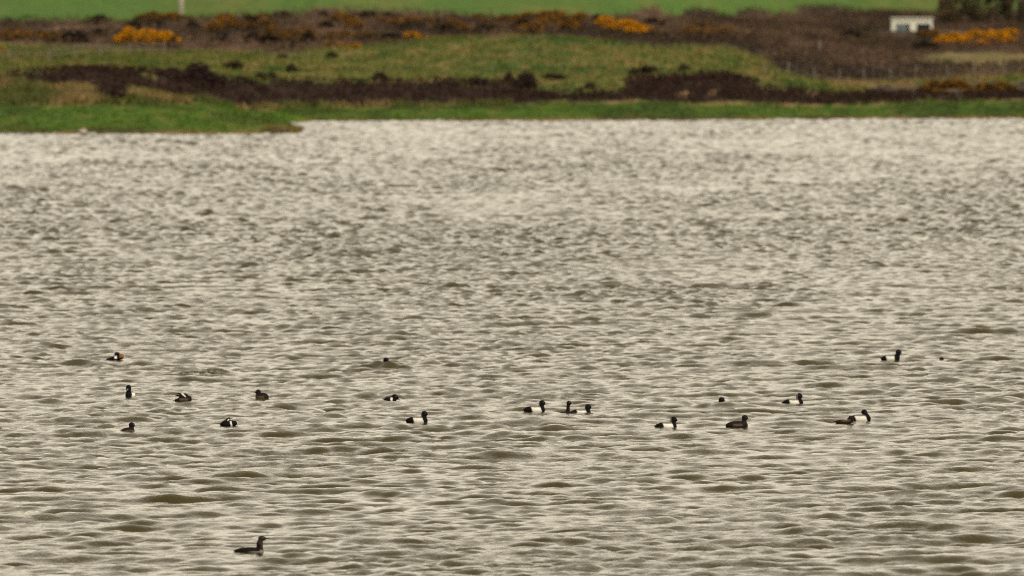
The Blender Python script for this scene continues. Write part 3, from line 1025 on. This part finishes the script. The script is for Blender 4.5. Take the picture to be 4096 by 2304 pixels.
def bill(root, pos, d, length=.05, w=.019, m=None, up=0.0, sharp=False):
    """tapered bill: high at the base, flat and rounded at the tip"""
    d = Vector(d).normalized()
    s = d.cross(Vector((0, 0, 1))).normalized()
    u = s.cross(d)
    V, F = [], []
    prof = [(0, .75, .9), (.3, .72, .62), (.65, .95, .36), (.9, .85, .24), (1, .35, .12)] if not sharp else [(0, .7, .8), (.3, .55, .55), (.7, .3, .3), (1, .05, .06)]
    for (t, ww, hh_) in prof:
        c = Vector(pos) + d * length * t + u * up * t * t
        for q in range(8):
            a = 2 * math.pi * q / 8
            V.append(c + s * math.cos(a) * w * ww + u * math.sin(a) * w * hh_)
    n = len(prof)
    for i in range(n - 1):
        for q in range(8):
            F.append((i * 8 + q, i * 8 + (q + 1) % 8, (i + 1) * 8 + (q + 1) % 8, (i + 1) * 8 + q))
    F.append(tuple(range(8))[::-1]); F.append(tuple(range((n - 1) * 8, n * 8)))
    obj("bill", mesh_py("bill", V, F, True), m or M_BILL, root)


EYE_ME = None


def eyes(root, c, fwd=(1, 0, 0), half=.045, r=.0036):
    global EYE_ME
    if EYE_ME is None:
        V, F = [], []
        for a in range(5):
            for b in range(8):
                th_, ph_ = math.pi * a / 4, math.pi * b / 4
                V.append((math.sin(th_) * math.cos(ph_), math.sin(th_) * math.sin(ph_), math.cos(th_)))
        for a in range(4):
            for b in range(8):
                F.append((a * 8 + b, (a + 1) * 8 + b, (a + 1) * 8 + (b + 1) % 8, a * 8 + (b + 1) % 8))
        EYE_ME = mesh_py("eye", V, F, True)
    s = Vector(fwd).cross(Vector((0, 0, 1))).normalized()
    for q in (-1, 1):
        e = obj("eye", EYE_ME, M_EYE, root)
        e.location = Vector(c) + s * half * q
        e.scale = (r, r, r)


def tail(root, x0=-.175, z0=.035, length=.07, w=.045, rise=.0, col=None, m=None):
    """short fan of five stiff feathers"""
    V, F = [], []
    for i in range(5):
        a = (i - 2) * .17
        o = len(V)
        bx, by = x0, (i - 2) * w * .28
        tx, ty = x0 - length * math.cos(a), by - length * math.sin(a) * .8
        px_, py_ = -math.sin(a) * .009, math.cos(a) * .011
        zt = z0 + rise
        for (x, y, z, k_) in ((bx, by, z0, 1.0), ((bx + tx) / 2, (by + ty) / 2, (z0 + zt) / 2, 1.1), (tx, ty, zt, .35)):
            for (sy, dz) in ((-1, .0), (0, .007), (1, 0.0), (0, -.005)):
                V.append((x + px_ * sy * k_, y + py_ * sy * k_, z + dz * k_ + .002 * (2 - abs(i - 2))))
        for j in range(2):
            for q in range(4):
                F.append((o + j * 4 + q, o + j * 4 + (q + 1) % 4, o + (j + 1) * 4 + (q + 1) % 4, o + (j + 1) * 4 + q))
        F.append((o, o + 1, o + 2, o + 3)); F.append((o + 11, o + 10, o + 9, o + 8))
    me = mesh_py("tail", V, F)
    obj("tail", me, m or M_TAIL, root)


M_TAIL = material("tail_feathers", colour=DKBROWN * .7, rough=0.7, spec=0.2, noise=0.3, nscale=60)
M_FEATH = material("wing_feathers", colour=DKBROWN, rough=0.7, spec=0.2, noise=0.3, nscale=60)
M_WHITEF = material("white_wing_bar", colour=WHITE, rough=0.7, spec=0.2, noise=0.08, nscale=60)


def blade(pts, wid, thick, plane=(0, 1, 0)):
    """feather-like flattened spindle along points"""
    pl_ = Vector(plane).normalized()
    V, F = [], []
    for i, (p, w) in enumerate(zip(pts, wid)):
        p = Vector(p)
        q = (Vector(pts[min(i + 1, len(pts) - 1)]) - Vector(pts[max(i - 1, 0)])).normalized()
        s = q.cross(pl_).normalized()
        for (a, b) in ((1, 0), (.7, .7), (0, 1), (-.7, .7), (-1, 0), (-.7, -.7), (0, -1), (.7, -.7)):
            V.append(p + s * a * w + pl_ * b * thick * min(1, w / .01))
    for i in range(len(pts) - 1):
        for q in range(8):
            F.append((i * 8 + q, i * 8 + (q + 1) % 8, (i + 1) * 8 + (q + 1) % 8, (i + 1) * 8 + q))
    F.append(tuple(range(8))[::-1]); F.append(tuple(range((len(pts) - 1) * 8, len(pts) * 8)))
    return V, F


GR = "scaup ducks scattered over the choppy loch"


def bird(key, label, prims, colour, yaw=0.0, pitch=0.0, sink=0.0, cat="duck", name="duck", scale=1.0, group=GR, roll=0.0):
    p = BPOS[key]
    root = empty(name, (p.x, p.y, p.z - sink), 0)
    root.rotation_euler = (math.radians(roll), math.radians(-pitch), math.radians(yaw))
    root.scale = (scale,) * 3
    tag(root, label, cat, group)
    obj("body", skin("body_skin", prims, colour), M_PLUM, root)
    return root


def drake(key, label, yaw=0, head=(.145, .168), neck_in=.125, bill_d=(1, 0, -.28), body=BODY, pitch=0, sink=0, hr=(.064, .049, .056), **kw):
    hx, hz = head
    pr = body + [('c', (neck_in, 0, .055), (hx - .006, 0, hz - .02), .060, .050), ('e', (hx, 0, hz), hr), ('e', (hx + .032, 0, hz - .012), (.034, .030, .028))]
    r = bird(key, label, pr, lambda V: c_drake(V, **kw), yaw, pitch, sink)
    bill(r, (hx + .052, 0, hz - .014), bill_d)
    eyes(r, (hx + .022, 0, hz + .010))
    tail(r)
    return r


def hen(key, label, yaw=0, head=(.150, .160), neck_in=.135, bill_d=(1, 0, -.25), body=BODY, pitch=0, sink=0, face=True, hr=(.056, .044, .050), nr=(.050, .040)):
    hx, hz = head
    pr = body + [('c', (neck_in, 0, .05), (hx - .006, 0, hz - .02), *nr), ('e', (hx, 0, hz), hr), ('e', (hx + .030, 0, hz - .012), (.034, .030, .028))]
    r = bird(key, label, pr, lambda V: c_hen(V, face, hx + .032), yaw, pitch, sink)
    bill(r, (hx + .050, 0, hz - .016), bill_d)
    eyes(r, (hx + .022, 0, hz + .008))
    tail(r)
    return r


drake("drake_mid", "black-headed drake with bright white flank, alone left of centre, facing right", yaw=-6)
drake("drake_trio", "black-headed white-flanked drake at the left of the close group of three", yaw=4, head=(.150, .172))
drake("drake_low", "drake floating low at the right of the close group of three", yaw=-4, head=(.150, .160), sink=.05)
drake("drake_r", "black-headed drake with low white body right of the group of three", yaw=8, head=(.150, .165), sink=.02)
drake("drake_rr", "black-headed drake with grey back and white flank above the brown hen", yaw=-5, head=(.125, .180), sink=.03)
drake("drake_up", "drake with raised black head and white flank, topmost at right", yaw=-12, head=(.185, .185), neck_in=.150, bill_d=(.85, 0, -.75), front=.110, slope=.12, rear=-.075)
hen("hen", "brown hen duck with mottled flank swimming alone at right", yaw=4, face=False, head=(.150, .185))
hen("longneck", "brown hen with long upright neck and white face, middle of the group of three", yaw=-8, head=(.035, .290), neck_in=.010, sink=.095, nr=(.044, .030), hr=(.046, .038, .042))
hen("lowbrown", "small brown hen low in the water at the left, below the round-headed drake", yaw=12, head=(.055, .165), neck_in=.06, sink=.055, face=False,
    body=[('e', (-.01, 0, .030), (.13, .085, .085)), ('e', (-.09, 0, .04), (.09, .06, .05), .1)])
hen("leftward", "dark brown duck facing left, in the upper left cluster", yaw=158, head=(.085, .145), neck_in=.09, face=False, sink=.0,
    body=[('e', (-.02, 0, .030), (.13, .088, .095)), ('e', (.06, 0, .03), (.08, .074, .07))], bill_d=(.9, -.5, -.3))

# drake seen head on, round black head, white flank to the right
pr = BODY + [('c', (.125, 0, .055), (.150, 0, .150), .052, .046), ('e', (.150, 0, .190), (.060, .056, .066))]
r = bird("facing", "round black-headed drake seen head on at the left", pr, lambda V: c_drake(V, front=.150, slope=.3), yaw=-106)
bill(r, (.196, 0, .168), (1, 0, -.7)); eyes(r, (.165, 0, .20)); tail(r)

# head laid over the back, brown breast to the right, body tilted
pr = [('e', (-.01, 0, .035), (.185, .085, .062), .20), ('e', (.115, 0, .085), (.082, .076, .070)), ('e', (-.13, 0, .015), (.10, .055, .035), .1),
      ('c', (.09, 0, .10), (.045, -.01, .135), .045, .042), ('e', (.035, -.012, .142), (.062, .046, .046), -.2)]


def c_tucked(V):
    x, y, z = V.T
    n = fbm(x * 45, z * 45 + y * 20, 9, 3) - .5
    c = np.tile(BLACK * 1.1, (len(V), 1))
    c = mixw(c, lin(132, 92, 52) * (1 + n * 1.2)[:, None], ss(x, .085, .10) * ss(z + n * .03, .045, .06))
    wv = ss(x, -.03, -.015) * (1 - ss(x, .025, .04)) * ss(z + n * .02, .035, .045) * (1 - ss(z - x * .4, .088, .098))
    c = mixw(c, np.tile(WHITE, (len(V), 1)), wv * ss(-y, .0, .02))
    return c


r = bird("tucked", "duck with black head turned over its back and golden-brown breast, topmost at left", pr, c_tucked, yaw=0)
eyes(r, (.02, -.01, .15)); tail(r, x0=-.19, z0=.006, length=.075, rise=-.012)
bill(r, (-.012, -.02, .128), (-1, -.25, -.5), length=.045)

# hen preening with wing lifted, white wing bar
pr = [('e', (.02, 0, .025), (.145, .085, .085)), ('e', (.03, 0, .085), (.095, .07, .055), -.4), ('e', (-.10, 0, .02), (.085, .055, .035)),
      ('e', (.12, -.01, .05), (.058, .06, .065)), ('e', (.055, -.035, .125), (.058, .036, .036), -.55)]
r = bird("wingup", "dark brown hen preening with lifted wing and white wing bar", pr, lambda V: mixw(c_hen(V, False), np.tile(RUST, (len(V), 1)), ss(V[:, 0], .11, .14) * (1 - ss(V[:, 2], .03, .06)) * .8), yaw=0)
tail(r, x0=-.145, z0=.02, length=.075, w=.06, rise=-.006)
wg = obj("wing", mesh_py("wing", *join([blade([(.05, -.05, .10), (-.02, -.06, .135), (-.09, -.05, .165), (-.16, -.04, .172)], [.03, .022, .013, .003], .012),
                                        blade([(.03, -.05, .09), (-.05, -.06, .11), (-.12, -.05, .118), (-.175, -.04, .112)], [.03, .026, .014, .003], .012)])), M_FEATH, r)
obj("wing_bar", mesh_py("wing_bar", *blade([(.055, -.076, .085), (.02, -.078, .118), (-.02, -.072, .150), (-.04, -.068, .16)], [.006, .017, .015, .005], .008)), M_WHITEF, wg)

# drake preening, back arched, head low at right
pr = [('e', (-.04, 0, .025), (.125, .08, .075)), ('c', (-.07, 0, .05), (.010, 0, .140), .05, .030), ('e', (.06, 0, .035), (.06, .07, .075)),
      ('e', (.115, -.01, .045), (.056, .046, .052), .3)]


def c_arch(V):
    x, y, z = V.T
    c = np.tile(BLACK, (len(V), 1))
    w = ss(x - .25 * (.06 - z), .028, .036) * (1 - ss(x - .25 * (.06 - z), .060, .070)) * (1 - ss(z, .085, .10))
    return mixw(c, np.tile(WHITE, (len(V), 1)), w)


r = bird("arched", "drake preening with arched black back and head low at its right", pr, c_arch, yaw=0)
tail(r, x0=-.13, z0=.03, length=.06)
wg = obj("wing", mesh_py("wing", *blade([(-.06, -.05, .07), (-.01, -.05, .12), (.03, -.03, .155)], [.03, .024, .006], .012)), M_FEATH, r)
obj("wing_bar", mesh_py("wing_bar", *blade([(-.022, -.066, .098), (.002, -.063, .118), (.018, -.056, .136)], [.006, .012, .006], .008)), M_WHITEF, wg)
bill(r, (.155, -.015, .03), (.7, -.2, -.7), length=.04)

# black-headed duck, bill lowered, body low and brown
pr = [('e', (-.06, 0, .012), (.115, .08, .062)), ('e', (.02, 0, .02), (.07, .07, .06)), ('e', (.055, 0, .075), (.066, .050, .058)), ('e', (.10, 0, .045), (.045, .034, .030), .5)]


def c_bow(V):
    x, y, z = V.T
    n = fbm(x * 40, z * 40, 10, 3) - .5
    c = BROWN * .8 * (1 + n)[:, None]
    c = mixw(c, np.tile(BLACK, (len(V), 1)), ss(x - .3 * z, -.012, -.004))
    w = ss(x, -.035, -.028) * (1 - ss(x, .008, .016)) * (1 - ss(z, .055, .065))
    return mixw(c, np.tile(WHITE, (len(V), 1)), w)


r = bird("bowbill", "duck with big black head lowered and white collar above the lone drake", pr, c_bow, yaw=0)
bill(r, (.125, 0, .030), (1, 0, -.35), length=.05); tail(r, x0=-.16, z0=.03, length=.05); eyes(r, (.085, 0, .085))

# hen dipping in front of the bowing drake
pr = [('e', (-.05, 0, .008), (.150, .08, .052)), ('c', (.07, 0, .02), (.10, 0, .07), .048, .044), ('e', (.105, 0, .085), (.056, .045, .046), .45), ('e', (.13, 0, .04), (.034, .03, .045))]
r = bird("hen_dip", "rusty-brown hen with lowered head just in front of a white-flanked drake", pr,
         lambda V: mixw(c_hen(V, False), np.tile(RUST * .8, (len(V), 1)), (1 - ss(V[:, 2], .03, .05)) * .6), yaw=0, sink=-.022)
bill(r, (.145, 0, .03), (.75, -.1, -.65), length=.05); tail(r, x0=-.18, z0=.02, length=.06); eyes(r, (.125, 0, .09))

# drake bowing
pr = BODY + [('c', (.12, 0, .08), (.085, 0, .165), .05, .042), ('e', (.088, 0, .172), (.056, .044, .045), .35), ('c', (.10, 0, .16), (.175, 0, .045), .04, .045)]


def c_bowd(V):
    x, y, z = V.T
    c = c_drake(V, front=.150, slope=.35, rear=-.075)
    return mixw(c, np.tile(BLACK, (len(V), 1)), ss(z - .10 + .55 * (x - .07), .022, .032) * ss(x, .02, .035))


BPOS["drake_bow"] = at(3440, 1684, 0.03) + Vector((0.0, 0.25, 0))
r = bird("drake_bow", "white-flanked drake with bowed black head, rightmost of the lower row", pr, c_bowd, yaw=-3)
bill(r, (.195, 0, .045), (.6, 0, -.8), length=.045); tail(r); eyes(r, (.12, 0, .165))

# ducks of which only the crown shows behind a wave, and two nearly awash
for key, label, py_top in (("crown_a", "black crown of a duck hidden behind a wave, centre left and high up", 1436), ("crown_b", "black crown of a duck hidden behind a wave, right of centre", 1584)):
    r = bird(key, label, BODY + [('c', (.10, 0, .055), (.095, 0, .15), .056, .05), ('e', (.10, 0, .175), (.064, .049, .056))],
             lambda V: mixw(np.tile(DKBROWN, (len(V), 1)), np.tile(BLACK, (len(V), 1)), ss(V[:, 2], .05, .08)), sink=-.03 if key == "crown_a" else .018)
    bill(r, (.152, 0, .16), (1, 0, -.28)); eyes(r, (.122, 0, .185)); tail(r)
r = hen("awash", "dark crown and back of a duck almost under water at far right", yaw=20, head=(.10, .12), neck_in=.10, sink=.118, face=False)
r = hen("sliver", "thin dark back of a diving duck right of the arched drake", yaw=0, head=(.14, .05), neck_in=.13, sink=.110, face=False)

# red-throated diver at the bottom
pr = [('e', (-.03, 0, .012), (.205, .085, .064)), ('e', (-.17, 0, .012), (.10, .05, .032)), ('e', (.13, 0, .0), (.085, .07, .070)),
      ('c', (.150, 0, .02), (.150, 0, .13), .056, .048), ('c', (.150, 0, .13), (.168, 0, .205), .048, .039), ('e', (.185, 0, .222), (.058, .036, .038), -.08), ('e', (.225, 0, .212), (.034, .020, .020))]


def c_loon(V):
    x, y, z = V.T
    n = fbm(x * 50, z * 50 + y * 30, 12, 3) - .5
    c = lin(22, 18, 17) * (1 + n * .9)[:, None]
    c = mixw(c, lin(46, 40, 37) * (1 + n * .4)[:, None], ss(z, .10, .14))
    c = mixw(c, np.tile(lin(66, 46, 38), (len(V), 1)), ss(z, .05, .08) * (1 - ss(z, .15, .19)) * ss(x, .160, .178))
    c = mixw(c, np.tile(lin(132, 122, 110), (len(V), 1)), ss(x, .14, .17) * (1 - ss(z, .01, .05)))
    return mixw(c, np.tile(lin(150, 140, 128), (len(V), 1)), (1 - ss(z, .008, .016)) * ss(x, -.06, .06) * .8)


r = bird("loon", "slender grey-brown diver with upright neck and uptilted bill, bottom left", pr, c_loon, yaw=-4, scale=.95, cat="diver", name="diver", group=None)
bill(r, (.245, 0, .213), (1, 0, .12), length=.085, w=.019, m=M_BILLD, up=.006, sharp=True)
eyes(r, (.205, 0, .228), half=.031, r=.005); tail(r, x0=-.235, z0=.012, length=.05)
